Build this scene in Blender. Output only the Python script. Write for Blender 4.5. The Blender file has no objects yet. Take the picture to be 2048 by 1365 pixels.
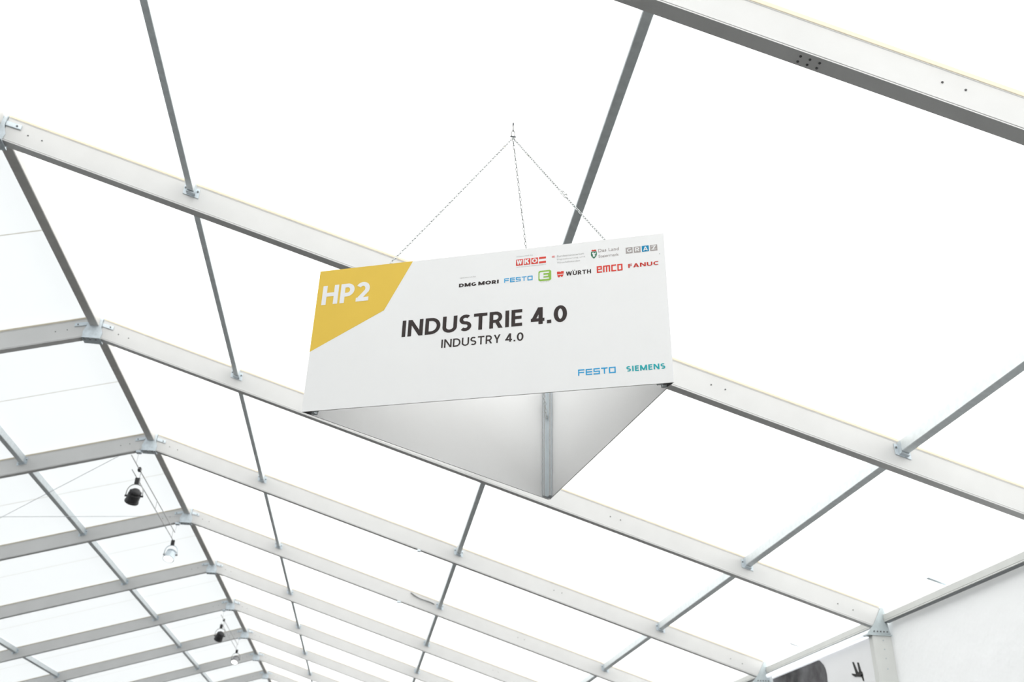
import bpy, math, random
from mathutils import Matrix, Vector, Euler

random.seed(4)
SC = bpy.context.scene
COL = SC.collection

# ------------------------------------------------------------------ camera
FPX = 1865.17                       # focal length in pixels of the 2048 px wide frame
BAY = 5.0                           # distance between rafters (m)
Z0 = 9.25                           # height of the purlin line at the ridge (m)
TP = 0.30778                        # roof pitch (rise / run)
CAM = Vector((5.1048, -9.4735, Z0 - 7.6483))
RCAM = (Matrix.Rotation(-0.1346983, 3, 'Z') @ Matrix.Rotation(0.5048722, 3, 'X')
        @ Matrix.Rotation(-0.0265951, 3, 'Y'))
cd = bpy.data.cameras.new('camera')
cam = bpy.data.objects.new('camera', cd)
COL.objects.link(cam)
cam.matrix_world = Matrix.Translation(CAM) @ (RCAM @ Matrix.Rotation(math.pi / 2, 3, 'X')).to_4x4()
cd.sensor_width = 36.0
cd.sensor_fit = 'HORIZONTAL'
cd.lens = FPX / 2048 * 36
cd.clip_end = 400
cd.dof.use_dof = True
cd.dof.focus_distance = 5.3
cd.dof.aperture_fstop = 3.2
SC.camera = cam

# ------------------------------------------------------------------ light
w = bpy.data.worlds.new('overcast_sky')
SC.world = w
w.use_nodes = True
bg = w.node_tree.nodes['Background']
bg.inputs['Color'].default_value = (0.90, 0.96, 1.0, 1)
bg.inputs['Strength'].default_value = 1.88
sd = bpy.data.lights.new('sun', 'SUN')
sd.energy = 17.4
sd.angle = math.radians(6)
sd.color = (1.0, 0.975, 0.94)
sun = bpy.data.objects.new('sun', sd)
COL.objects.link(sun)
sun.location = (60, 10, 50)
sun.rotation_euler = (Vector((-math.cos(math.radians(24)), -0.12, -math.sin(math.radians(24)))).to_track_quat('-Z', 'Y').to_euler())
vs = SC.view_settings
vs.view_transform = 'Standard'
vs.look = 'None'
vs.gamma = 1.0
vs.exposure = 0.0
vs.use_curve_mapping = False
SC.cycles.max_bounces = 10
SC.cycles.diffuse_bounces = 6
SC.cycles.transmission_bounces = 8
SC.cycles.caustics_reflective = False
SC.cycles.caustics_refractive = False


# ------------------------------------------------------------------ pixel -> point helpers
def ray(u, v):
    return RCAM @ Vector(((u - 1024) / FPX, 1, -(v - 682.5) / FPX))


def at_axis(u, v, ax, val):
    d = ray(u, v)
    return CAM + d * ((val - CAM[ax]) / d[ax])


# ------------------------------------------------------------------ materials
def new_mat(name):
    m = bpy.data.materials.new(name)
    m.use_nodes = True
    return m, m.node_tree


def paint(name, col, rough=0.55, metal=0.0, var=0.04, scale=6.0, bump=0.0, bscale=60.0, spec=0.4):
    m, nt = new_mat(name)
    b = nt.nodes['Principled BSDF']
    b.inputs['Roughness'].default_value = rough
    b.inputs['Metallic'].default_value = metal
    b.inputs['Specular IOR Level'].default_value = spec
    tc = nt.nodes.new('ShaderNodeTexCoord')
    n = nt.nodes.new('ShaderNodeTexNoise')
    n.inputs['Scale'].default_value = scale
    n.inputs['Detail'].default_value = 5
    r = nt.nodes.new('ShaderNodeValToRGB')
    r.color_ramp.elements[0].position = 0.3
    r.color_ramp.elements[1].position = 0.7
    r.color_ramp.elements[0].color = tuple(max(0, c * (1 - var)) for c in col) + (1,)
    r.color_ramp.elements[1].color = tuple(min(1, c * (1 + var)) for c in col) + (1,)
    nt.links.new(tc.outputs['Object'], n.inputs['Vector'])
    nt.links.new(n.outputs['Fac'], r.inputs['Fac'])
    nt.links.new(r.outputs['Color'], b.inputs['Base Color'])
    if bump:
        n2 = nt.nodes.new('ShaderNodeTexNoise')
        n2.inputs['Scale'].default_value = bscale
        bp = nt.nodes.new('ShaderNodeBump')
        bp.inputs['Strength'].default_value = bump
        bp.inputs['Distance'].default_value = 0.01
        nt.links.new(tc.outputs['Object'], n2.inputs['Vector'])
        nt.links.new(n2.outputs['Fac'], bp.inputs['Height'])
        nt.links.new(bp.outputs['Normal'], b.inputs['Normal'])
    return m


def fabric(name, refl, trans, fac, bump=0.15, bscale=1.2):
    """white PVC sheet: part of the daylight passes through, part is reflected"""
    m, nt = new_mat(name)
    nt.nodes.remove(nt.nodes['Principled BSDF'])
    out = nt.nodes['Material Output']
    tc = nt.nodes.new('ShaderNodeTexCoord')
    n = nt.nodes.new('ShaderNodeTexNoise')
    n.inputs['Scale'].default_value = bscale
    n.inputs['Detail'].default_value = 3
    bp = nt.nodes.new('ShaderNodeBump')
    bp.inputs['Strength'].default_value = bump
    bp.inputs['Distance'].default_value = 0.05
    d = nt.nodes.new('ShaderNodeBsdfDiffuse')
    d.inputs['Color'].default_value = refl + (1,)
    t = nt.nodes.new('ShaderNodeBsdfTranslucent')
    t.inputs['Color'].default_value = trans + (1,)
    mx = nt.nodes.new('ShaderNodeMixShader')
    mx.inputs['Fac'].default_value = fac
    L = nt.links.new
    L(tc.outputs['Object'], n.inputs['Vector'])
    L(n.outputs['Fac'], bp.inputs['Height'])
    L(bp.outputs['Normal'], d.inputs['Normal'])
    L(bp.outputs['Normal'], t.inputs['Normal'])
    L(d.outputs['BSDF'], mx.inputs[1])
    L(t.outputs['BSDF'], mx.inputs[2])
    L(mx.outputs['Shader'], out.inputs['Surface'])
    return m


def glow(name, col, strength):
    m, nt = new_mat(name)
    b = nt.nodes['Principled BSDF']
    b.inputs['Base Color'].default_value = col + (1,)
    b.inputs['Emission Color'].default_value = col + (1,)
    b.inputs['Emission Strength'].default_value = strength
    n = nt.nodes.new('ShaderNodeTexNoise')
    n.inputs['Scale'].default_value = 40
    nt.links.new(n.outputs['Fac'], b.inputs['Roughness'])
    return m


def srgb(r, g, b):
    f = lambda c: (c / 255 / 12.92) if c <= 10 else ((c / 255 + 0.055) / 1.055) ** 2.4
    return (f(r), f(g), f(b))


M_ROOF = fabric('roof_pvc', (0.86, 0.87, 0.87), (0.90, 0.90, 0.89), 0.40, 0.05)
M_SEAM = fabric('welded_seam_pvc', (0.86, 0.86, 0.84), (0.52, 0.49, 0.43), 0.40, 0.02)
M_KEDER = fabric('cream_keder_cord', (0.86, 0.82, 0.72), (0.46, 0.40, 0.30), 0.40, 0.02)
M_WALL = fabric('wall_pvc', (0.85, 0.86, 0.87), (0.88, 0.90, 0.92), 0.04, 0.5, 2.2)
M_ROLL = fabric('rolled_white_curtain', (0.92, 0.93, 0.95), (0.93, 0.95, 0.98), 0.6, 0.3, 9)
M_ALU = paint('anodised_aluminium', (0.66, 0.66, 0.656), 0.5, 0.15, 0.03, 2.0, spec=0.35)
M_ZINC = paint('galvanised_steel', (0.80, 0.85, 0.87), 0.5, 0.45, 0.06, 14.0, spec=0.4)
M_RIDGE = paint('ridge_tube_aluminium', (0.66, 0.65, 0.63), 0.5, 0.1, 0.05, 5.0)
M_PLATE = paint('zinc_plated_plate', (0.66, 0.73, 0.78), 0.45, 0.2, 0.10, 20.0)
M_KNEE = paint('grey_knee_plate', (0.52, 0.58, 0.60), 0.5, 0.2, 0.08, 12.0)
M_BOLT = paint('dark_bolt_head', (0.16, 0.17, 0.18), 0.45, 0.4, 0.1, 30.0)
M_HOLE = paint('drilled_hole', (0.10, 0.10, 0.10), 0.8, 0.0, 0.1, 30.0)
M_EAVE = paint('eave_aluminium', (0.71, 0.72, 0.70), 0.55, 0.0, 0.03, 3.0)
M_FLOOR = paint('grey_floor', (0.072, 0.071, 0.069), 0.8, 0.0, 0.15, 1.5, 0.2)
M_GROUND = paint('outside_ground', (0.22, 0.22, 0.20), 0.9, 0.0, 0.2, 0.3)
M_PANEL = paint('white_sign_board', (0.93, 0.93, 0.93), 0.5, 0.0, 0.008, 1.5, spec=0.3)
M_POST = paint('sign_post_extrusion', (0.76, 0.82, 0.85), 0.45, 0.1, 0.04, 9.0)
M_DARK = paint('dark_end_cap', (0.07, 0.07, 0.075), 0.5)
M_CHAIN = paint('zinc_chain', (0.58, 0.60, 0.60), 0.4, 0.5, 0.1, 60.0)
M_WIRE = paint('white_steel_wire', (0.88, 0.89, 0.88), 0.5, 0.1, 0.05, 40.0)
M_CABLE = paint('grey_bracing_cable', (0.62, 0.64, 0.66), 0.5, 0.2)
M_SKYGAP = paint('pale_blue_sky_strip', (0.80, 0.90, 0.99), 0.7)  # sky colour painted on the strip at the roof edge
M_TUBE = paint('lighting_truss_tube', (0.46, 0.46, 0.46), 0.4, 0.4, 0.06, 12.0)
M_BLACK = paint('black_lamp_housing', (0.035, 0.035, 0.037), 0.45, 0.0, 0.2, 15.0)
M_SILVER = paint('silver_lamp_housing', (0.62, 0.70, 0.75), 0.35, 0.3, 0.1, 15.0)
M_GREYH = paint('grey_lamp_housing', (0.28, 0.28, 0.29), 0.45, 0.1, 0.1, 15.0)
M_GLASS = paint('dull_lamp_glass', (0.55, 0.57, 0.58), 0.15, 0.0, 0.02)
M_LIT = glow('lit_lamp_face', (1.0, 0.98, 0.93), 6.0)
M_YELLOW = paint('yellow_print', srgb(237, 200, 80), 0.55, var=0.01, spec=0.3)
M_INK = paint('dark_brown_ink', srgb(62, 54, 53), 0.6, var=0.02, spec=0.2)
M_WHITEP = paint('white_print', (0.90, 0.90, 0.90), 0.55, var=0.005, spec=0.3)
M_RED = paint('red_print', srgb(226, 70, 58), 0.6, var=0.02, spec=0.2)
M_DRED = paint('deep_red_print', srgb(204, 62, 52), 0.6, var=0.02, spec=0.2)
M_BLUE = paint('sky_blue_print', srgb(52, 166, 222), 0.6, var=0.02, spec=0.2)
M_TEAL = paint('teal_print', srgb(52, 176, 184), 0.6, var=0.02, spec=0.2)
M_GREENP = paint('lime_green_print', srgb(150, 196, 84), 0.6, var=0.02, spec=0.2)
M_SHIELD = paint('bottle_green_print', srgb(68, 128, 98), 0.6, var=0.03, spec=0.2)
M_GREYT = paint('pale_grey_ink', srgb(190, 190, 188), 0.6, var=0.02, spec=0.2)
M_GREYTILE = paint('warm_grey_print', srgb(178, 170, 168), 0.6, var=0.02, spec=0.2)
M_BLUETILE = paint('azure_print', srgb(28, 142, 188), 0.6, var=0.02, spec=0.2)
M_BANNER = paint('white_banner_cloth', (0.93, 0.935, 0.95), 0.8, var=0.01, scale=3)
M_PHOTO = paint('dark_photo_print', (0.10, 0.098, 0.105), 0.6, var=0.85, scale=2.1)
M_GRIP = paint('black_gripper_print', (0.035, 0.034, 0.034), 0.7, var=0.1)


# ------------------------------------------------------------------ mesh helpers
class MB:
    def __init__(self):
        self.v = []
        self.f = []

    def add(self, vs_, fs):
        o = len(self.v)
        self.v += [tuple(p) for p in vs_]
        self.f += [tuple(o + i for i in f) for f in fs]
        return self

    def box(self, x0, x1, y0, y1, z0, z1, fn=None):
        vs_ = [(x, y, z) for z in (z0, z1) for y in (y0, y1) for x in (x0, x1)]
        if fn:
            vs_ = [fn(*p) for p in vs_]
        return self.add(vs_, [(0, 2, 3, 1), (4, 5, 7, 6), (0, 1, 5, 4), (2, 6, 7, 3), (0, 4, 6, 2), (1, 3, 7, 5)])

    def prism(self, a, b):
        """two matching closed loops joined by side faces and capped"""
        n = len(a)
        fs = [tuple(range(n))[::-1], tuple(range(n, 2 * n))]
        fs += [(i, (i + 1) % n, n + (i + 1) % n, n + i) for i in range(n)]
        return self.add(list(a) + list(b), fs)

    def tube(self, p0, p1, r, n=8, r1=None):
        p0, p1 = Vector(p0), Vector(p1)
        d = (p1 - p0).normalized()
        u = d.orthogonal().normalized()
        w_ = d.cross(u)
        r1 = r if r1 is None else r1
        c = [(math.cos(2 * math.pi * i / n), math.sin(2 * math.pi * i / n)) for i in range(n)]
        return self.prism([p0 + (u * a + w_ * b) * r for a, b in c], [p1 + (u * a + w_ * b) * r1 for a, b in c])

    def path(self, pts, r, n=6, closed=False):
        pts = [Vector(p) for p in pts]
        rings = []
        m = len(pts)
        nrm = None
        for i in range(m):
            a = pts[i - 1] if (i > 0 or closed) else pts[i]
            b = pts[(i + 1) % m] if (i < m - 1 or closed) else pts[i]
            d = (b - a).normalized()
            if nrm is None:
                nrm = d.orthogonal().normalized()
            nrm = (nrm - d * nrm.dot(d)).normalized()
            w_ = d.cross(nrm)
            rings.append([pts[i] + (nrm * math.cos(2 * math.pi * k / n) + w_ * math.sin(2 * math.pi * k / n)) * r for k in range(n)])
        fs = []
        for i in range(m if closed else m - 1):
            j = (i + 1) % m
            for k in range(n):
                l = (k + 1) % n
                fs.append((i * n + k, i * n + l, j * n + l, j * n + k))
        if not closed:
            fs += [tuple(range(n))[::-1], tuple(range((m - 1) * n, m * n))]
        return self.add([p for r_ in rings for p in r_], fs)

    def build(self, name, mat, parent=None, smooth=False):
        me = bpy.data.meshes.new(name)
        me.from_pydata(self.v, [], self.f)
        me.validate()
        import bmesh
        bm = bmesh.new()
        bm.from_mesh(me)
        bmesh.ops.recalc_face_normals(bm, faces=bm.faces)
        bm.to_mesh(me)
        bm.free()
        if smooth:
            me.polygons.foreach_set('use_smooth', [True] * len(me.polygons))
        me.materials.append(mat)
        o = bpy.data.objects.new(name, me)
        COL.objects.link(o)
        o.parent = parent
        return o


def tag(o, label, cat, group=None):
    o['label'] = label
    o['category'] = cat
    if group:
        o['group'] = group
    return o


def struct(o):
    o['kind'] = 'structure'
    return o


def empty(name, loc=(0, 0, 0)):
    o = bpy.data.objects.new(name, None)
    o.empty_display_size = 0.2
    COL.objects.link(o)
    o.location = loc
    return o


def copy_obj(o, parent=None):
    c = o.copy()
    COL.objects.link(c)
    c.parent = parent
    return c


def copy_tree(o, parent=None):
    c = copy_obj(o, parent)
    for ch in list(o.children):
        copy_tree(ch, c)
    return c


ORD = ['zeroth', 'first', 'second', 'third', 'fourth', 'fifth', 'sixth', 'seventh', 'eighth', 'ninth', 'tenth', 'eleventh']
K0, K1 = -1, 9            # rafters that are built
RB, RT = -0.21, 0.135     # rafter underside / top of its web, above the purlin line
RW = 0.115                # rafter width
MEMB = 0.166              # roof sheet, above the purlin line
XE = 13.27                # rafter foot


def sl(x, h=0.0):
    """height of the roof line at distance x from the ridge"""
    return -abs(x) * TP + h


# ------------------------------------------------------------------ setting: floor, walls, roof sheets
YA, YB = -4 * BAY, 13 * BAY
XW = 13.43
struct(MB().box(-XW - 0.1, XW + 0.1, YA - 0.1, YB + 0.1, -0.12, 0.0).build('floor', M_FLOOR))
struct(MB().box(-150, 150, YA - 120, YB + 120, -0.4, -0.13).build('trim_1', M_GROUND))

ceiling = struct(empty('ceiling', (0, 0, Z0)))
NX, NY = 12, 4
for s in (1, -1):
    sheet = seam = None
    for k in range(-4, 13):
        if sheet is None:
            ym, hs = 0.5 * BAY - 0.05, 0.014
            m = MB()
            for ya, yb in ((RW + 0.026, ym - hs), (ym + hs, BAY - 0.026)):
                vv, ff = [], []
                for i in range(NX + 1):
                    for j in range(NY + 1):
                        x = XW * i / NX
                        vv.append((s * x, ya + (yb - ya) * j / NY, sl(x, MEMB)))
                for i in range(NX):
                    for j in range(NY):
                        a = i * (NY + 1) + j
                        ff.append((a, a + 1, a + NY + 2, a + NY + 1))
                m.add(vv, ff)
            sheet = m.build('roof_sheet', M_ROOF, ceiling)
            o = sheet
            # the welded overlap of the two fabric widths, a touch denser than the single layer
            seam = MB().add([(0, ym - hs, MEMB), (0, ym + hs, MEMB), (s * XW, ym + hs, sl(XW, MEMB)), (s * XW, ym - hs, sl(XW, MEMB))],
                            [(0, 1, 2, 3)]).build('welded_seam', M_SEAM, o)
        else:
            o = copy_obj(sheet, ceiling)
            copy_obj(seam, o)
        o.location = (0, k * BAY, 0)

ZE = Z0 + sl(XW, MEMB)           # top of the side walls
for side, s in (('right', 1), ('left', -1)):
    wl = struct(empty('wall_' + side, (s * XW, 0, 0)))
    proto = None
    for k in range(-4, 13):
        if proto is None:
            vv, ff = [], []
            n1, n2 = 20, 20
            for i in range(n1 + 1):
                for j in range(n2 + 1):
                    y = BAY * i / n1
                    z = ZE * j / n2
                    edge = min(i, n1 - i) / n1
                    dx = 0.012 * math.sin(5 * z + 9 * edge) * math.exp(-edge * 9) + 0.006 * math.sin(2.2 * z + y)
                    vv.append((dx * (0 if i in (0, n1) or j in (0, n2) else 1), y, z))
            for i in range(n1):
                for j in range(n2):
                    a = i * (n2 + 1) + j
                    ff.append((a, a + 1, a + n2 + 2, a + n2 + 1))
            proto = MB().add(vv, ff).build('wall_sheet', M_WALL, wl, smooth=True)
            o = proto
        else:
            o = copy_obj(proto, wl)
        o.location = (0, k * BAY, 0)
        if k == 1 and s == 1:
            o.data = o.data.copy()             # this sheet stops below the rolled curtain
            for p_ in o.data.vertices:
                if p_.co.y > 0.2:
                    p_.co.z *= (Z0 - 4.262) / ZE
for nm, y in (('wall_front', YA), ('wall_back', YB)):
    struct(MB().prism([(-XW, y, 0), (XW, y, 0), (XW, y, ZE), (0, y, Z0 + MEMB), (-XW, y, ZE)],
                      [(-XW, y + .02, 0), (XW, y + .02, 0), (XW, y + .02, ZE), (0, y + .02, Z0 + MEMB), (-XW, y + .02, ZE)]
                      ).build(nm, M_WALL))


# ------------------------------------------------------------------ rafters
def rafter_name(k):
    if k == -1:
        return 'rafter above the sign'
    return ORD[k + 1] + ' rafter past the sign'


SEC = [(-0.005, RB), (-0.005, RB + 0.010), (0.0, RB + 0.013), (0.0, RB + 0.019), (-0.005, RB + 0.022), (-0.005, RB + 0.03),
       (0.0, RB + 0.034), (0.0, RT - 0.006), (-0.004, RT), (0.0, RT + 0.012), (0.0, RT + 0.045)]
SEC = SEC + [(RW - y, h) for y, h in reversed(SEC)]


def make_rafter(s):
    r = empty('rafter', (0, 0, Z0))
    x0, x1 = 0.125, XE
    MB().prism([(s * x0, y, sl(x0, h)) for y, h in SEC], [(s * x1, y, sl(x1, h)) for y, h in SEC]).build('beam', M_ALU, r)
    for ya, yb in ((-0.026, 0.0), (RW + 0.026, RW)):
        # fabric hem that turns down into the groove of the rafter
        MB().add([(s * q, y, sl(q, h)) for q in (x0, x1) for y, h in ((ya, MEMB), (yb, RT + 0.010))],
                 [(0, 1, 3, 2)]).build('keder_strip', M_KEDER, r)
    b0 = None
    for x, h in ((0.41, -0.02), (0.585, -0.02), (8.78, -0.006), (8.95, 0.0), (12.55, -0.05), (12.8, -0.06)):
        if b0 is None:
            b0 = MB().tube((0, 0.001, 0), (0, -0.006, 0), 0.009, 10).build('bolt', M_HOLE, r)
            o = b0
        else:
            o = copy_obj(b0, r)
        o.location = (s * x, 0, sl(x, h))
    return r


rproto = {s: make_rafter(s) for s in (1, -1)}
for s in (1, -1):
    side = 'on the sign slope' if s == 1 else 'on the opposite slope'
    for k in range(K0, K1 + 1):
        o = rproto[s] if k == K0 else copy_tree(rproto[s])
        o.location = (0, k * BAY, Z0)
        tag(o, 'pale aluminium beam, %s, %s' % (rafter_name(k), side), 'roof beam',
            "rafters on the sign's side" if s == 1 else 'rafters on the other side')
# six bolts in the underside of the rafter above the sign
near = rproto[1]
hb = None
for x in (7.742, 7.81, 7.88):
    for dy in (0.036, 0.086):
        if hb is None:
            hb = MB().tube((0, 0, 0.001), (0, 0, -0.006), 0.0095, 10).build('socket_bolt', M_HOLE, near)
            o = hb
        else:
            o = copy_obj(hb, near)
        o.location = (x, dy, sl(x, RB))
# small clips and a loose cable on two rafters
for k, x, wd in ((2, 5.88, 0.07), (3, 5.66, 0.10)):
    par = [o for o in COL.objects if o.name.startswith('rafter') and o.type == 'EMPTY' and abs(o.location.y - k * BAY) < .01
           and 'other' not in o.get('group', 'other')][0]
    MB().box(-wd / 2, wd / 2, -0.02, 0.06, -0.045, 0.0).build('cable_clip', M_PLATE, par).location = (x, 0, sl(x, RB))
    if k == 3:
        pts = []
        for i in range(9):
            q = i / 8
            x2 = 5.95 + 0.62 * q
            pts.append((x2, -0.025 - 0.02 * math.sin(q * 3), sl(x2, 0.10 - 0.10 * q - 0.03 * math.sin(q * 5))))
        MB().path(pts, 0.012, 6).build('loose_cable', M_BOLT, par)

# ------------------------------------------------------------------ purlins, ridge beam and eave beams
LINES = [('first', 2.44), ('second', 6.72), ('third', 11.06)]


def bay_name(k):
    return ORD[k + 2] + ' bay past the sign'


def make_purlin(s, x):
    p = empty('purlin', (0, 0, 0))
    hw = 0.043
    y0, y1 = RW + 0.006, BAY - 0.006
    sec = [(-hw, 0.006), (-hw + 0.006, 0), (hw - 0.006, 0), (hw, 0.006), (hw, 0.140), (-hw, 0.140)]

    def pt(dx, h, y):
        return (dx, y, sl(x + s * dx, h) - sl(x))
    MB().prism([pt(a, b, y0) for a, b in sec], [pt(a, b, y1) for a, b in sec]).build('tube', M_ZINC, p)
    for ya, yb, yc, yd in ((RW + 0.003, RW + 0.011, RW + 0.003, RW + 0.07), (BAY - 0.011, BAY - 0.003, BAY - 0.07, BAY - 0.003)):
        m = MB()
        m.box(-0.095, 0.095, ya, yb, -0.035, 0.10, lambda a, b, c: pt(a, c, b))
        m.box(-hw - 0.007, -hw - 0.001, yc, yd, -0.02, 0.12, lambda a, b, c: pt(a, c, b))
        m.box(hw + 0.001, hw + 0.007, yc, yd, -0.02, 0.12, lambda a, b, c: pt(a, c, b))
        m.box(-hw - 0.007, hw + 0.007, yc, yd, -0.022, -0.004, lambda a, b, c: pt(a, c, b))
        br = m.build('end_bracket', M_PLATE, p)
        for bx_ in (-0.075, 0.075):
            yy = ya if ya > 1 else yb
            MB().tube(pt(bx_, 0.055, yy + (0.001 if ya > 1 else -0.001)), pt(bx_, 0.055, yy + (-0.010 if ya > 1 else 0.010)), 0.012, 8
                      ).build('bolt', M_BOLT, br)
    return p


for s in (1, -1):
    for (nm, x) in (LINES if s == 1 else LINES[:2]):
        pr = make_purlin(s, x)
        ks = range(-1, 9) if s == 1 else range(1, 9)
        for i, k in enumerate(ks):
            o = pr if i == 0 else copy_tree(pr)
            o.location = (s * x, k * BAY, Z0 + sl(x))
            tag(o, 'grey %s purlin from the ridge, %s, %s' % (
                nm, 'sign slope' if s == 1 else 'opposite slope', bay_name(k)), 'purlin',
                'grey purlins between the rafters')

rb = empty('ridge_beam', (0, 0, 0))
hw = 0.075
y0, y1 = RW + 0.03, BAY - 0.03
MB().prism([(a, y0, b) for a, b in ((-hw, .008), (-hw + .008, 0), (hw - .008, 0), (hw, .008), (hw, .16), (0, .19), (-hw, .16))],
           [(a, y1, b) for a, b in ((-hw, .008), (-hw + .008, 0), (hw - .008, 0), (hw, .008), (hw, .16), (0, .19), (-hw, .16))]
           ).build('tube', M_RIDGE, rb)
for i, k in enumerate(range(-1, 9)):
    o = rb if i == 0 else copy_tree(rb)
    o.location = (0, k * BAY, Z0 - 0.036)
    tag(o, 'dark grey tube along the roof peak, ' + bay_name(k), 'ridge beam', 'ridge tubes along the roof peak')

br = empty('ridge_bracket', (0, 0, 0))
# connector box in the gap between the two halves, with a splayed cheek plate on each face
MB().box(-0.117, 0.117, -0.004, RW + 0.004, -0.260, 0.155).build('shoe', M_PLATE, br)
ck = [(-0.118, 0.10), (0.118, 0.10), (0.118, -0.05), (0.155, -0.16), (0.14, -0.259), (-0.14, -0.259), (-0.155, -0.16), (-0.118, -0.05)]
for ya, yb in ((-0.028, -0.0075), (RW + 0.0075, RW + 0.028)):
    MB().prism([(x, ya, z) for x, z in ck], [(x, yb, z) for x, z in ck]).build('cheek_plate', M_PLATE, br)
MB().box(-0.145, 0.145, -0.05, RW + 0.05, -0.278, -0.2605).build('foot_plate', M_PLATE, br)
for x in (-0.09, 0.0, 0.09):
    MB().tube((x, -0.03, -0.277), (x, -0.03, -0.300), 0.017, 8).build('bolt', M_BOLT, br)
for s in (1, -1):
    e_ = MB().box(0.125, 0.31, -0.019, -0.006, -0.03, 0.035, lambda a, b, c: (s * a, b, c - 0.25 * (a - 0.12))).build('ear_plate', M_PLATE, br)
    MB().tube((s * 0.26, -0.018, -0.035), (s * 0.26, -0.028, -0.035), 0.013, 8).build('bolt', M_BOLT, e_)
for i, k in enumerate(range(K0, K1 + 1)):
    o = br if i == 0 else copy_tree(br)
    o.location = (0, k * BAY, Z0)
    tag(o, 'zinc plated steel bracket at the peak of the ' + rafter_name(k), 'bracket', 'ridge brackets')

ev = empty('eave_beam', (0, 0, 0))
MB().prism([(a, RW + .003, b) for a, b in ((0, 0), (.006, -.008), (.10, -.008), (.10, .112), (0, .112), (0, .02), (.004, .016), (.004, .008))],
           [(a, BAY - .003, b) for a, b in ((0, 0), (.006, -.008), (.10, -.008), (.10, .112), (0, .112), (0, .02), (.004, .016), (.004, .008))]
           ).build('rail', M_EAVE, ev)
MB().box(0.012, 0.09, RW + .003, BAY - .003, -0.016, -0.0085).build('lower_lip', M_BOLT, ev)
stp = MB().box(-0.17, 0.10, 3.27 - .036, 3.27 + .036, -0.003, 0.003, lambda a, b, c: (a, b, 0.212 - a * TP + c)).build('sky_gap_strip', M_SKYGAP, ev)  # added strip, painted pale blue for sky showing through a gap in the roof
stp['label'] = 'pale blue strip standing in for sky through a gap at the roof edge'
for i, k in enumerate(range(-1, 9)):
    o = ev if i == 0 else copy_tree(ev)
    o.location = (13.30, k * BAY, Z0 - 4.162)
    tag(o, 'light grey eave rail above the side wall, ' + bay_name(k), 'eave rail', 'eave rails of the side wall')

# ------------------------------------------------------------------ columns with knee plates
cl = empty('column', (0, 0, 0))
cz = Z0 - 4.365
sec = [(13.06, 0.0), (13.075, -0.006), (13.12, -0.006), (13.125, 0.0), (13.37, 0.0), (13.38, -0.006), (13.385, -0.006), (13.385, RW), (13.06, RW)]
MB().prism([(x, y, 0.0) for x, y in sec], [(x, y, cz) for x, y in sec]).build('post', M_EAVE, cl)
kz = -4.365
poly = [(12.985, kz - .012), (13.385, kz + .012), (13.32, -4.19 + .0), (13.285, -4.12), (13.34, -4.02), (13.33, -3.945), (13.275, -3.94), (13.14, -4.17), (13.085, -4.25), (13.0, -4.335)]
kp = MB().prism([(x, -0.016, z + Z0) for x, z in poly], [(x, -0.003, z + Z0) for x, z in poly]).build('knee_plate', M_KNEE, cl)
poly2 = [(13.05, kz), (13.38, kz), (13.34, -3.95), (XE + .002, -3.95), (13.25, -4.20)]
MB().prism([(x, 0.0, z + Z0) for x, z in poly2], [(x, RW, z + Z0) for x, z in poly2]).build('knee_block', M_KNEE, cl)
MB().box(12.985, 13.395, -0.028, RW + 0.028, cz - 0.022, cz - 0.004).build('knee_flange', M_KNEE, cl)
for i in range(5):
    MB().tube((13.10 + .056 * i, -0.015, Z0 - 4.325), (13.10 + .056 * i, -0.026, Z0 - 4.325), 0.012, 8).build('bolt', M_BOLT, kp)
for i, z in enumerate((-4.46, -4.60, -4.74, -4.9)):
    MB().tube((13.24, 0.001, Z0 + z), (13.24, -0.006, Z0 + z), 0.010, 8).build('bolt', M_KNEE, cl)
for side in (1, -1):
    for k in range(K0, K1 + 1):
        o = cl if (side == 1 and k == K0) else copy_tree(cl)
        o.location = (0, k * BAY, 0)
        if side == -1:
            o.rotation_euler = (0, 0, math.pi)
            o.location = (0, k * BAY + RW, 0)
        tag(o, 'grey column and knee plate under the %s, %s' % (rafter_name(k), 'sign side' if side == 1 else 'opposite side'),
            'column', 'side wall columns')

# rolled curtain and printed banner in the bay past the first visible column
ro = MB()
rr = []
for i in range(10):
    a = 2 * math.pi * i / 10
    rr.append((13.315 + 0.040 * math.cos(a), Z0 - 4.224 + 0.042 * math.sin(a)))
ro.prism([(x, BAY + RW + .03, z) for x, z in rr], [(x, 2 * BAY - .03, z) for x, z in rr])
tag(ro.build('rolled_curtain', M_ROLL, None, True), 'white rolled curtain fixed under the eave rail, above the dark banner', 'curtain')

XB = 13.395
bn = empty('wall_banner', (XB, 7.6, Z0 - 6.6))
tag(bn, 'white hanging wall banner printed with a dark picture and a black gripper', 'banner')


def wl(u, v, d=0.0):
    p = at_axis(u, v, 0, XB)
    return (p.y - 7.6, p.z - (Z0 - 6.6))


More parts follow.
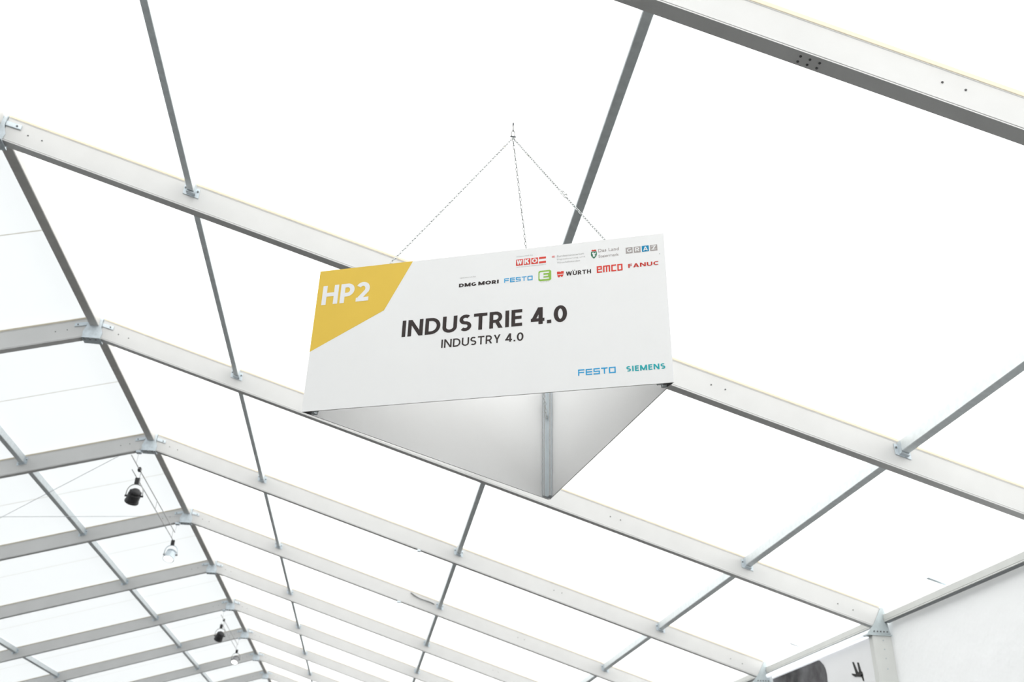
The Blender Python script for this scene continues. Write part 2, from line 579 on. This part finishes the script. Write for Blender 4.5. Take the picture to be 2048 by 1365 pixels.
vv, ff = [], []
for i in range(13):
    for j in range(9):
        yy = -2.35 + 4.65 * i / 12
        zz = 2.335 * j / 8
        vv.append((0.004 * math.sin(yy * 5) * (1 - j / 8), yy, zz))
for i in range(12):
    for j in range(8):
        a = i * 9 + j
        ff.append((a, a + 1, a + 10, a + 9))
cloth = MB().add(vv, ff).build('cloth', M_BANNER, bn)
edge = [(1640, 1322), (1648, 1331), (1652, 1340), (1654, 1350), (1655.5, 1365)]
pl = [wl(*e) for e in edge] + [(-0.3, 1.2), (0.1, 0.7), (0.7, 0.35), (2.2, 0.3), (2.28, 2.30), (0.1, 2.30)]
MB().prism([(-0.010, y, z) for y, z in pl], [(-0.006, y, z) for y, z in pl]).build('printed_picture', M_PHOTO, bn)
m = MB()
for q in ([(1705, 1325), (1708, 1325), (1717, 1346), (1712, 1347)], [(1715, 1326), (1718, 1326), (1724, 1346), (1719, 1346)],
          [(1712, 1346), (1725, 1344), (1727, 1352), (1723, 1355), (1713, 1354)], [(1704, 1348), (1713, 1349), (1713, 1355), (1710, 1354), (1705, 1351)],
          [(1722, 1350), (1726, 1350), (1729, 1362), (1727, 1363)]):
    pq = [wl(*e) for e in q]
    m.prism([(-0.009, y, z) for y, z in pq], [(-0.005, y, z) for y, z in pq])
m.build('printed_gripper', M_GRIP, bn)

# ------------------------------------------------------------------ bracing cables on the far slope
for (a, b, h, wd) in (((-0.20, 10.12), (-6.6, 14.99), -0.022, 'sloping away from the black spotlight'),
                      ((-7.0, 10.12), (-0.2, 14.99), -0.05, 'sloping away from the silver spotlight')):
    o = MB().tube((a[0], a[1], Z0 + sl(a[0], h)), (b[0], b[1], Z0 + sl(b[0], h)), 0.006, 6).build('bracing_cable', M_CABLE)
    tag(o, 'thin grey bracing cable under the roof, %s' % wd, 'cable')

# ------------------------------------------------------------------ hanging sign
S, H, BX, BY = 1.8463, 0.8296, 0.0385, 1.5665
F0 = -BY / 3
sg = empty('hanging_sign')
SR = (Matrix.Rotation(-0.373236, 3, 'Z') @ Matrix.Rotation(0.015641, 3, 'X') @ Matrix.Rotation(-0.001156, 3, 'Y'))
SO = Vector((5.6935, -4.95, Z0 - 5.7154))
sg.matrix_world = Matrix.Translation(SO) @ SR.to_4x4()
tag(sg, 'three-sided white hanging sign with yellow HP2 corner and INDUSTRIE 4.0 lettering', 'sign')
A_, B_, C_ = Vector((-S / 2, F0, 0)), Vector((S / 2, F0, 0)), Vector((BX, F0 + BY, 0))
cen = (A_ + B_ + C_) / 3


def panel(p, q, inset0, inset1, name='panel'):
    d = (q - p).normalized()
    n = Vector((-d.y, d.x, 0))
    if n.dot(cen - p) < 0:
        n = -n
    p2, q2 = p + d * inset0, q - d * inset1
    T = 0.006
    t = Vector((0, 0, H))
    return MB().prism([p2, q2, q2 + n * T, p2 + n * T], [p2 + t, q2 + t, q2 + n * T + t, p2 + n * T + t]).build(name, M_PANEL, sg)


front = panel(A_, B_, 0.0, 0.0, 'printed_panel')
front['label'] = 'printed front board'
panel(A_, C_, 0.010, 0.012, 'plain_panel')
panel(C_, B_, 0.012, 0.010, 'plain_panel')
for c, a, b in ((A_, B_, C_), (B_, C_, A_), (C_, A_, B_)):
    d1, d2 = (a - c).normalized(), (b - c).normalized()
    bis = (d1 + d2).normalized()
    o_ = c + bis * 0.0145
    pts2 = [o_ + bis * 0.004, o_ + d1 * 0.062, o_ + d1 * 0.062 + d2 * 0.010, o_ + d1 * 0.052 + d2 * 0.020,
            o_ + bis * 0.052 + (d1 - d2) * 0.006, o_ + bis * 0.045, o_ + bis * 0.052 - (d1 - d2) * 0.006,
            o_ + d2 * 0.052 + d1 * 0.020, o_ + d2 * 0.062 + d1 * 0.010, o_ + d2 * 0.062]
    po = MB().prism([p + Vector((0, 0, 0.004)) for p in pts2], [p + Vector((0, 0, H - 0.01)) for p in pts2]).build('corner_post', M_POST, sg)
    po['label'] = 'grey aluminium corner post'
    for (da, db) in ((d1, d2), (d2, d1)):
        for q0 in (0.0615, 0.054):
            e0 = o_ + da * q0 + db * (0.012 if q0 > .06 else 0.021)
            MB().box(-0.0022, 0.0022, -0.0022, 0.0022, 0.004, H - 0.01, lambda x, y, z: (e0.x + x, e0.y + y, z)).build('edge_bead', M_TUBE, po)
    cap = [c + bis * 0.006, c + bis * 0.016 + d1 * 0.034, c + bis * 0.016 + d1 * 0.034 + d2 * 0.006, c + bis * 0.030, c + bis * 0.016 + d2 * 0.034 + d1 * 0.006, c + bis * 0.016 + d2 * 0.034]
    if c is not C_:
        MB().prism([p + Vector((0, 0, -0.002)) for p in cap], [p + Vector((0, 0, 0.003)) for p in cap]).build('corner_cap', M_DARK, sg)
    eye = o_ + bis * 0.054
    MB().path([(eye.x + bis.x * 0.012 * (1 - math.cos(t_)), eye.y + bis.y * 0.012 * (1 - math.cos(t_)), 0.53 + 0.012 * math.sin(t_)) for t_ in
               [2 * math.pi * i / 10 for i in range(10)]], 0.003, 6, True).build('eye_bolt', M_CHAIN, po)


# --- printing on the front board; u from the left edge, v from the bottom edge, metres
def flat(polys, name, mat, lift=0.0007, th=0.0005):
    m_ = MB()
    for pg in polys:
        m_.prism([(u - S / 2, F0 - lift, v) for u, v in pg], [(u - S / 2, F0 - lift + th, v) for u, v in pg])
    return m_.build(name, mat, front)


def rect(u0, u1, v0, v1):
    return [(u0, v0), (u1, v0), (u1, v1), (u0, v1)]


def text(body, u0, u1, v0, v1, mat, name='lettering', bold=0.0, lift=0.0007, spacing=1.0):
    """built-in font, converted to a mesh and fitted to the measured word box"""
    c = bpy.data.curves.new('t', 'FONT')
    c.body = body
    c.offset = bold
    c.space_character = spacing
    c.resolution_u = 4
    t = bpy.data.objects.new('t', c)
    COL.objects.link(t)
    dg = bpy.context.evaluated_depsgraph_get()
    me = bpy.data.meshes.new_from_object(t.evaluated_get(dg))
    bpy.data.objects.remove(t)
    xs = [p.co.x for p in me.vertices]
    ys = [p.co.y for p in me.vertices]
    ax, bx_, ay, by_ = min(xs), max(xs), min(ys), max(ys)
    for p in me.vertices:
        uu = u0 + (p.co.x - ax) / (bx_ - ax) * (u1 - u0)
        v_ = v0 + (p.co.y - ay) / (by_ - ay) * (v1 - v0)
        p.co = (uu - S / 2, F0 - lift, v_)
    me.materials.clear()
    me.materials.append(mat)
    me.name = name
    o = bpy.data.objects.new(name, me)
    COL.objects.link(o)
    o.parent = front
    return o


def strokes(words, u0, u1, v0, v1, th, mat, name='lettering', gap=0.28, lift=0.0007):
    """squared lettering drawn with straight strokes on a unit grid; each glyph = (width, polylines)"""
    tot = sum(g[0] for g in words) + gap * (len(words) - 1)
    k = (u1 - u0) / tot
    x = 0
    polys = []
    for wd, lines in words:
        for ln in lines:
            for (a, b) in zip(ln[:-1], ln[1:]):
                ax, ay = u0 + (x + a[0] * wd) * k, v0 + a[1] * (v1 - v0)
                bx_, by_ = u0 + (x + b[0] * wd) * k, v0 + b[1] * (v1 - v0)
                # keep strokes inside the glyph box
                cl_ = lambda q, lo, hi: min(max(q, lo), hi)
                lo_u, hi_u = u0 + x * k + th / 2, u0 + (x + wd) * k - th / 2
                ax, bx_ = cl_(ax, lo_u, hi_u), cl_(bx_, lo_u, hi_u)
                ay, by_ = cl_(ay, v0 + th / 2, v1 - th / 2), cl_(by_, v0 + th / 2, v1 - th / 2)
                dx, dy = bx_ - ax, by_ - ay
                l = math.hypot(dx, dy) or 1
                dx, dy = dx / l * th / 2, dy / l * th / 2
                ax, ay, bx_, by_ = ax - dx, ay - dy, bx_ + dx, by_ + dy
                polys.append([(ax + dy, ay - dx), (bx_ + dy, by_ - dx), (bx_ - dy, by_ + dx), (ax - dy, ay + dx)])
        x += wd + gap
    # tiny depth steps keep overlapping strokes from fighting
    m_ = MB()
    for i, pg in enumerate(polys):
        l_ = lift + 0.00003 * (i % 7)
        m_.prism([(u - S / 2, F0 - l_, v) for u, v in pg], [(u - S / 2, F0 - 0.0002, v) for u, v in pg])
    return m_.build(name, mat, front)


def arc(cx, cy, rx, ry, a0, a1, n=14):
    return [(cx + rx * math.cos(math.radians(a0 + (a1 - a0) * i / n)), cy + ry * math.sin(math.radians(a0 + (a1 - a0) * i / n))) for i in range(n + 1)]


def glyph(ch, t):
    '''humanist sans capitals and figures: (width, centre lines, diagonals cut level at both ends); cap height 1, stroke t'''
    h, lo, hi = t / 2, t / 2, 1 - t / 2
    V = lambda x, a=0.0, b=1.0: [(x, a), (x, b)]
    if ch == 'I': return t, [V(h)], []
    if ch == '.': return t * 1.1, [[(t * .55, 0), (t * .55, t * 1.1)]], []
    if ch == ' ': return 0.26, [], []
    if ch == 'H': return .72, [V(h), V(.72 - h), [(h, .52), (.72 - h, .52)]], []
    if ch == 'N': return .76, [V(h), V(.76 - h)], [((h, 1), (.76 - h, 0))]
    if ch == 'D':
        w_ = .76
        return w_, [V(h), [(h, lo), (.30, lo)] + arc(.30, .5, w_ - h - .30, .5 - h, -90, 90, 16) + [(h, hi)]], []
    if ch == 'U':
        w_ = .72
        return w_, [[(h, 1)] + arc(w_ / 2, .34, w_ / 2 - h, .34 - h, 180, 360, 14) + [(w_ - h, 1)]], []
    if ch == 'S':
        w_ = .60
        ry = (1 - t) / 4
        return w_, [arc(w_ / 2, hi - ry, w_ / 2 - h, ry, 42, 262, 16) + arc(w_ / 2, lo + ry, w_ / 2 - h, ry, 82, -138, 16)], []
    if ch == 'T': return .66, [[(0, hi), (.66, hi)], V(.33)], []
    if ch in 'RP':
        w_ = .62
        b = .42
        ls = [V(h), [(h, hi), (.30, hi)] + arc(.30, (hi + b) / 2, w_ - h - .30, (hi - b) / 2, 90, -90, 12) + [(h, b)]]
        return w_ + (.04 if ch == 'R' else 0), ls, ([((.34, b + .02), (w_ + .04 - t * .6, 0))] if ch == 'R' else [])
    if ch == 'E': return .52, [V(h), [(h, hi), (.52, hi)], [(h, lo), (.52, lo)], [(h, .52), (.49, .52)]], []
    if ch == 'F': return .52, [V(h), [(h, hi), (.52, hi)], [(h, .52), (.49, .52)]], []
    if ch == 'Y': return .68, [V(.34, 0, .46)], [((t * .6, 1), (.34, .40)), ((.68 - t * .6, 1), (.34, .40))]
    if ch == 'A': return .76, [[(.16, .26), (.60, .26)]], [((t * .55, 0), (.38, 1)), ((.76 - t * .55, 0), (.38, 1))]
    if ch == 'K': return .66, [V(h)], [((t * 1.1, .46), (.66 - t * .7, 1)), ((t * 1.6, .56), (.66 - t * .6, 0))]
    if ch == 'W':
        w_ = 1.05
        return w_, [], [((t * .5, 1), (w_ * .27, 0)), ((w_ / 2, 1), (w_ * .27, 0)), ((w_ / 2, 1), (w_ * .73, 0)), ((w_ - t * .5, 1), (w_ * .73, 0))]
    if ch == 'M':
        w_ = .92
        return w_, [V(h), V(w_ - h)], [((h, 1), (w_ / 2, .06)), ((w_ - h, 1), (w_ / 2, .06))]
    if ch == 'Z': return .64, [[(0, hi), (.64, hi)], [(0, lo), (.64, lo)]], [((t * .65, 0), (.64 - t * .65, 1))]
    if ch == 'O': return .84, [arc(.42, .5, .42 - h, .5 - h, 0, 360, 28)], []
    if ch == '0': return .58, [arc(.29, .5, .29 - h, .5 - h, 0, 360, 28)], []
    if ch == 'C': return .66, [arc(.40, .5, .40 - h, .5 - h, 50, 310, 22)], []
    if ch == 'G': return .74, [arc(.40, .5, .40 - h, .5 - h, 50, 330, 24), [(.74 - h, .10), (.74 - h, .50)], [(.44, .50 - h), (.74, .50 - h)]], []
    if ch == '4': return .60, [V(.43), [(0, .26), (.60, .26)]], [((t * .6, .26), (.43 - h * .2, 1))]
    if ch == '2': return .56, [arc(.27, hi - .25, .27 - h * .6, .25, 150, -30, 14) + [(h * 1.1, lo)], [(0, lo), (.56, lo)]], []
    raise KeyError(ch)


def word(body, u0, u1, v0, v1, t, mat, gap=0.13, lift=0.0007):
    '''one word of solid lettering fitted to its measured box'''
    gl = [glyph(c, t) for c in body]
    tot = sum(g[0] for g in gl) + gap * (len(gl) - 1)
    ku, kv = (u1 - u0) / tot, v1 - v0
    polys, lv = [], 0
    x = 0
    for wd, lines, diags in gl:
        lv = 0
        for ln in lines:
            L_, R_ = [], []
            ln = [q for i, q in enumerate(ln) if i == 0 or math.dist(q, ln[i - 1]) > 1e-5]
            n = len(ln)
            closed = math.dist(ln[0], ln[-1]) < 1e-6
            for i in range(n):
                p = ln[i]
                a = ln[i - 1] if i else (ln[-2] if closed else None)
                b = ln[i + 1] if i < n - 1 else (ln[1] if closed else None)
                ds = []
                for q0, q1 in ((a, p), (p, b)):
                    if q0 is not None and q1 is not None:
                        l = math.dist(q0, q1) or 1
                        ds.append(((q1[0] - q0[0]) / l, (q1[1] - q0[1]) / l))
                nx = sum(-d[1] for d in ds) / len(ds)
                ny = sum(d[0] for d in ds) / len(ds)
                l2 = max(nx * nx + ny * ny, .35)
                L_.append((p[0] + nx / l2 * t / 2, p[1] + ny / l2 * t / 2))
                R_.append((p[0] - nx / l2 * t / 2, p[1] - ny / l2 * t / 2))
            lv += 1
            for i in range(n - 1):
                polys.append((lv, [(x + q[0], q[1]) for q in (L_[i], L_[i + 1], R_[i + 1], R_[i])]))
        for (a, b) in diags:
            l = math.dist(a, b)
            hw_ = t / 2 * l / abs(b[1] - a[1])
            lv += 1
            polys.append((lv, [(x + a[0] - hw_, a[1]), (x + a[0] + hw_, a[1]), (x + b[0] + hw_, b[1]), (x + b[0] - hw_, b[1])]))
        x += wd + gap
    m_ = MB()
    for k_, pg in polys:       # each stroke a hair above the last, so crossing strokes never coincide
        m_.add([(u0 + a * ku - S / 2, F0 - lift - 0.00006 * k_, v0 + b * kv) for a, b in pg], [(0, 1, 2, 3)])
    return m_.build('lettering', mat, front)


flat([[(0.0, H), (0.527, H), (0.389, 0.544), (0.0, 0.338)]], 'yellow_corner', M_YELLOW, 0.0006)
word('HP2', 0.030, 0.295, 0.614, 0.732, 0.20, M_WHITEP, 0.10, 0.0013)
word('INDUSTRIE', 0.498, 1.126, 0.374, 0.469, 0.185, M_INK, 0.11)
word('4.0', 1.170, 1.352, 0.374, 0.469, 0.185, M_INK, 0.10)
word('INDUSTRY', 0.713, 1.018, 0.290, 0.337, 0.15, M_INK, 0.13)
word('4.0', 1.042, 1.134, 0.290, 0.337, 0.15, M_INK, 0.12)
word('DMG', 0.789, 0.881, 0.6355, 0.657, 0.24, M_INK, 0.10)
word('MORI', 0.892, 1.000, 0.6355, 0.657, 0.24, M_INK, 0.10)
text('sponsored by', 0.792, 0.878, 0.686, 0.696, M_GREYT)
text('supported by', 1.091, 1.178, 0.779, 0.789, M_GREYT)
GF = (1.0, [[(0, 0), (0, 1), (1, 1)], [(0, .5), (.85, .5)]])
GE = (1.0, [[(1, 0), (0, 0), (0, 1), (1, 1)], [(0, .5), (.9, .5)]])
GS = (1.0, [[(0, 0), (1, 0), (1, .5), (0, .5), (0, 1), (1, 1)]])
GT = (1.0, [[(0, 1), (1, 1)], [(.5, 0), (.5, 1)]])
GO = (1.05, [[(0, 0), (1, 0), (1, 1), (0, 1), (0, 0)]])
FESTO = [GF, GE, GS, GT, GO]
strokes(FESTO, 1.029, 1.177, 0.634, 0.660, 0.0048, M_BLUE, gap=0.2)
strokes(FESTO, 1.402, 1.581, 0.073, 0.1055, 0.0058, M_BLUE, gap=0.2)
word('SIEMENS', 1.631, 1.812, 0.0735, 0.102, 0.20, M_TEAL, 0.16)
word('FANUC', 1.662, 1.812, 0.645, 0.668, 0.19, M_DRED, 0.12)
word('WURTH', 1.349, 1.476, 0.6375, 0.6615, 0.19, M_INK, 0.16)
flat([rect(1.3815, 1.3855, .6635, .6675), rect(1.391, 1.395, .6635, .6675)], 'lettering', M_INK)
ge = (1.0, [[(1, 0), (0, 0), (0, 1), (1, 1), (1, .52), (0, .52)]])
gm = (1.35, [[(0, 0), (0, 1), (1, 1), (1, 0)], [(.5, 0), (.5, 1)]])
gc = (0.95, [[(1, 0), (0, 0), (0, 1), (1, 1)]])
go = (1.0, [[(0, 0), (1, 0), (1, 1), (0, 1), (0, 0)]])
strokes([ge, gm, gc, go], 1.505, 1.634, 0.635, 0.674, 0.0070, M_RED, gap=0.22)
# green tile with a white E
u0, u1, v0, v1 = 1.207, 1.273, 0.621, 0.6835
r_ = 0.007
tile = [(u0 + r_, v0), (u1 - r_, v0), (u1, v0 + r_), (u1, v1 - r_), (u1 - r_, v1), (u0 + r_, v1), (u0, v1 - r_), (u0, v0 + r_)]
flat([tile], 'logo_tile', M_GREENP)
flat([[(1.217, .631), (1.233, .631), (1.233, .674), (1.217, .674), (1.213, .669), (1.213, .636)], rect(1.233, 1.262, .631, .6385),
      rect(1.233, 1.257, .648, .656), rect(1.233, 1.262, .6665, .674)], 'lettering', M_WHITEP, 0.0013)
text('energie', 1.218, 1.262, 0.613, 0.618, M_GREYT)
# split red shield before the dark word
flat([[(1.303, .651), (1.337, .652), (1.337, .668), (1.325, .668), (1.320, .663), (1.315, .667), (1.303, .667)],
      [(1.304, .647), (1.336, .648), (1.333, .639), (1.327, .633), (1.320, .641), (1.313, .631), (1.307, .637)]], 'logo_shield', M_RED)
# three red letter tiles and a red-white-red flag
for (a, b, ch) in ((1.089, 1.125, 'W'), (1.130, 1.164, 'K'), (1.1695, 1.204, 'O')):
    flat([rect(a, b, .7292, .7668)], 'logo_tile', M_RED)
    word(ch, a + .004, b - .004, .7345, .762, 0.22, M_WHITEP, 0.1, 0.0013)
flat([rect(1.2095, 1.246, .7292, .7405), rect(1.2095, 1.246, .7555, .7668)], 'logo_flag', M_RED)
text('wirtschaftskammern', 1.091, 1.246, 0.7175, 0.7235, M_GREYT)
flat([rect(1.277, 1.291, .756, .759), rect(1.277, 1.291, .763, .766)], 'logo_flag', M_RED)
text('Bundesministerium', 1.303, 1.442, 0.754, 0.766, M_GREYT)
text('Digitalisierung und', 1.303, 1.447, 0.7345, 0.7455, M_GREYT)
text('Wirtschaftsstandort', 1.303, 1.422, 0.716, 0.7265, M_GREYT)
flat([[(1.478, .764), (1.507, .764), (1.508, .745), (1.503, .733), (1.4925, .7215), (1.482, .733), (1.477, .745)]], 'logo_shield', M_SHIELD)
flat([[(1.483, .757), (1.490, .760), (1.495, .752), (1.502, .759), (1.501, .748), (1.494, .744), (1.500, .738), (1.493, .731), (1.486, .737), (1.489, .744), (1.484, .750)]],
     'logo_beast', M_WHITEP, 0.0013)
flat([[(1.482, .766), (1.504, .766), (1.506, .772), (1.499, .776), (1.4925, .774), (1.486, .776), (1.480, .772)]], 'logo_crown', M_DRED)
text('Das Land', 1.515, 1.619, 0.757, 0.776, M_GREYTILE, bold=0.012, spacing=1.06)
text('Steiermark', 1.516, 1.618, 0.724, 0.741, M_GREYTILE, bold=0.006)
for (a, b, ch, mt) in ((1.6535, 1.688, 'G', M_GREYTILE), (1.694, 1.728, 'R', M_GREYTILE), (1.734, 1.769, 'A', M_BLUETILE), (1.775, 1.811, 'Z', M_GREYTILE)):
    flat([rect(a, b, .731, .766)], 'logo_tile', mt)
    word(ch, a + .0065, b - .0055, .7365, .7605, 0.17, M_WHITEP, 0.1, 0.0013)
flat([[(1.818, .707), (1.822, .707), (1.822, .711), (1.818, .711)]], 'screw_head', M_TUBE)

# ------------------------------------------------------------------ chains
JOINT = Vector((5.6895, -4.95, Z0 - 3.6486))


def chain(p0, p1, sag=0.006):
    m_ = MB()
    d = (p1 - p0)
    n = int(d.length / 0.0235)
    u = d.normalized()
    a = u.orthogonal().normalized()
    b = u.cross(a)
    for i in range(n):
        t = (i + 0.5) / n
        c = p0 + d * t + Vector((0, 0, -sag * 4 * t * (1 - t)))
        w_ = (a + b).normalized() if i % 2 == 0 else (a - b).normalized()
        ring = []
        for q in range(10):
            an = 2 * math.pi * q / 10
            ring.append(c + u * (0.0145 * math.cos(an)) + w_ * (0.0062 * math.sin(an)))
        m_.path(ring, 0.0024, 5, True)
    return m_


def post_pt(c, a, b):
    d1, d2 = (a - c).normalized(), (b - c).normalized()
    bis = (d1 + d2).normalized()
    l = c + bis * (0.0145 + 0.054 + 0.024)
    return SO + SR @ Vector((l.x, l.y, 0.53))


LOW = JOINT + Vector((0, 0, -0.004))
ends = [(post_pt(A_, B_, C_), 'left of the HP2 corner post', 'to the post at the yellow HP2 corner'),
        (post_pt(B_, C_, A_), '', 'to the post beside the logos'),
        (post_pt(C_, A_, B_), '', 'to the post behind the front board')]
for e_, _, wd in ends:
    o = chain(LOW, e_).build('chain', M_CHAIN, None, True)
    tag(o, 'thin steel link chain of the sign, running ' + wd, 'chain', 'three chains carrying the sign')
# quick link in the chain that goes to the logo corner
e1 = ends[1][0]
q0 = LOW + (e1 - LOW) * 0.43
dv = (e1 - LOW).normalized()
sd_ = dv.cross(Vector((0, 1, 0))).normalized()
m = MB()
for off in (-0.019, 0.019):
    m.path([q0 + dv * (off + 0.021 * math.cos(t)) + sd_ * (0.013 * math.sin(t)) for t in [2 * math.pi * i / 14 for i in range(14)]], 0.0042, 6, True)
m.tube(q0 - dv * 0.012 + sd_ * 0.013, q0 + dv * 0.012 + sd_ * 0.013, 0.006, 8)
tag(m.build('quick_link', M_WIRE, None, True), 'small bright steel quick link in the sign chain, beside the dark purlin', 'quick link')
# shackle that gathers the three chains
sh = empty('shackle', JOINT)
tag(sh, 'small steel shackle where the three sign chains meet the wire', 'shackle')
MB().path([(0.011 * math.sin(t), 0, 0.030 + 0.026 * math.cos(t)) for t in [math.pi * 2 * i / 16 for i in range(16)]], 0.0038, 6, True).build('bow', M_TUBE, sh, True)
MB().tube((-0.018, 0, 0.006), (0.018, 0, 0.006), 0.005, 8).build('pin', M_BOLT, sh)
MB().path([(0, 0.010 * math.sin(t), 0.074 + 0.022 * math.cos(t)) for t in [math.pi * 2 * i / 16 for i in range(16)]], 0.0036, 6, True).build('link', M_TUBE, sh, True)
MB().tube((0, 0, 0.094), (0, 0, 0.118), 0.006, 8).build('ferrule', M_BOLT, sh)
top = Vector((5.681, -4.95, Z0 + sl(5.681, RB)))
wr = empty('suspension_wire', top)
tag(wr, 'thin pale wire from the roof beam down to the sign shackle', 'wire')
MB().tube(JOINT + Vector((0, 0, 0.112)) - top, (0, 0, -0.03), 0.0022, 6).build('wire', M_WIRE, wr)
MB().prism([(-0.03, -0.045, 0.0), (0.03, -0.045, 0.0), (0.03, 0.045, 0.0), (-0.03, 0.045, 0.0)],
           [(-0.02, -0.02, -0.032), (0.02, -0.02, -0.032), (0.02, 0.02, -0.032), (-0.02, 0.02, -0.032)]).build('beam_clamp', M_PLATE, wr)


# ------------------------------------------------------------------ lighting under the ridge
def lamp(loc, tilt, yaw, housing, face, lbl, sc=1.0, body_r=0.135):
    l = empty('spotlight', loc)
    l.scale = (sc, sc, sc)
    tag(l, lbl, 'spotlight', 'spotlights below the ridge')
    # clamp at the tube, yoke, then the can hanging in the yoke
    MB().box(-0.045, 0.045, -0.035, 0.035, -0.10, 0.035).build('clamp', M_BLACK, l)
    cz_ = -0.36
    yk = []
    for i in range(13):
        t = math.pi * i / 12
        yk.append((0.17 * math.cos(t), 0, cz_ + 0.26 * math.sin(t) ** 0.6))
    MB().path(yk, 0.011, 6).build('yoke', M_TUBE if housing is M_BLACK else housing, l, True)
    rot = Matrix.Rotation(yaw, 3, 'Z') @ Matrix.Rotation(tilt, 3, 'X')
    prof = [(0.0, 0.155), (0.07, 0.15), (0.10, 0.12), (0.11, 0.06), (body_r, 0.04), (body_r, -0.11), (body_r + 0.012, -0.115), (body_r + 0.012, -0.15), (body_r - 0.012, -0.15), (body_r - 0.012, -0.135)]
    n = 18
    vv_, ff_ = [], []
    for r, z in prof:
        for i in range(n):
            a = 2 * math.pi * i / n
            vv_.append(Vector((0, 0, cz_)) + rot @ Vector((r * math.cos(a), r * math.sin(a), z)))
    for j in range(len(prof) - 1):
        for i in range(n):
            k = (i + 1) % n
            ff_.append((j * n + i, j * n + k, (j + 1) * n + k, (j + 1) * n + i))
    b = MB().add(vv_, ff_).build('can', housing, l)
    m_ = MB()
    for z in (0.055, 0.075, 0.095):
        m_.tube(Vector((0, 0, cz_)) + rot @ Vector((0, 0, z)), Vector((0, 0, cz_)) + rot @ Vector((0, 0, z + 0.008)), 0.128, 16)
    m_.build('cooling_fin', housing, b)
    dsc = [Vector((0, 0, cz_)) + rot @ Vector(((body_r - 0.012) * math.cos(2 * math.pi * i / n), (body_r - 0.012) * math.sin(2 * math.pi * i / n), -0.135)) for i in range(n)]
    dsc2 = [Vector((0, 0, cz_)) + rot @ Vector(((body_r - 0.02) * math.cos(2 * math.pi * i / n), (body_r - 0.02) * math.sin(2 * math.pi * i / n), -0.142)) for i in range(n)]
    MB().prism(dsc, dsc2).build('lens', face, l)
    for s in (1, -1):
        MB().tube((s * 0.13, 0, cz_), (s * 0.185, 0, cz_), 0.022, 8).build('pivot_knob', M_BLACK if housing is M_BLACK else M_GREYH, l)
    return l


def truss(k, y0, y1, lbl):
    t = empty('lighting_truss', (-0.2, y0, Z0 - 0.77))
    tag(t, lbl, 'truss', 'lighting trusses below the ridge')
    L_ = y1 - y0
    MB().tube((0, -0.3, 0.21), (0, L_ - 0.1, 0.21), 0.011, 8).build('upper_tube', M_TUBE, t)
    MB().tube((0, 0, 0), (0, L_, 0), 0.011, 8).build('lower_tube', M_TUBE, t)
    for yy in (0.7, L_ * 0.5, L_ - 0.35):
        MB().tube((0, yy, 0), (0, yy, 0.21), 0.007, 6).build('rung', M_TUBE, t)
    for yy, kk in ((k * BAY - y0 + 0.05, k), ((k + 1) * BAY - y0 + 0.05, k + 1)):
        MB().tube((0, min(yy, L_ - .12), 0.20), (0, yy, 0.77 - 0.2 * TP + RB), 0.005, 6).build('hanger', M_CABLE, t)
        MB().box(-0.05, 0.05, yy - 0.06, yy + 0.06, 0.77 - 0.2 * TP + RB - 0.05, 0.77 - 0.2 * TP + RB - 0.003).build('beam_clamp', M_PLATE, t)
    MB().box(-0.03, 0.03, 0.50, 0.60, 0.17, 0.25).build('tube_clip', M_BLACK, t)
    return t


truss(2, 9.85, 15.05, 'thin twin-tube lighting truss hung under the ridge, nearer one to the hanging sign')
truss(5, 24.85, 30.05, 'thin twin-tube lighting truss hung under the ridge, farther one from the hanging sign')
lamp((-0.2 + 0.06, 10.2, Z0 - 0.86), 0.75, 0.5, M_BLACK, M_GLASS, 'black unlit spotlight on the truss nearer to the hanging sign', 1.0)
lamp((-0.2, 14.95, Z0 - 0.80), -0.45, -0.3, M_SILVER, M_LIT, 'silver lit spotlight on the truss nearer to the hanging sign', 0.95)
lamp((-0.2, 25.05, Z0 - 0.82), 0.75, 0.5, M_BLACK, M_GLASS, 'black unlit spotlight on the truss farther from the sign', 1.0)
lamp((-0.2, 29.95, Z0 - 0.78), -0.55, -0.25, M_GREYH, M_LIT, 'small grey lit spotlight on the truss farther from the sign', 0.95)
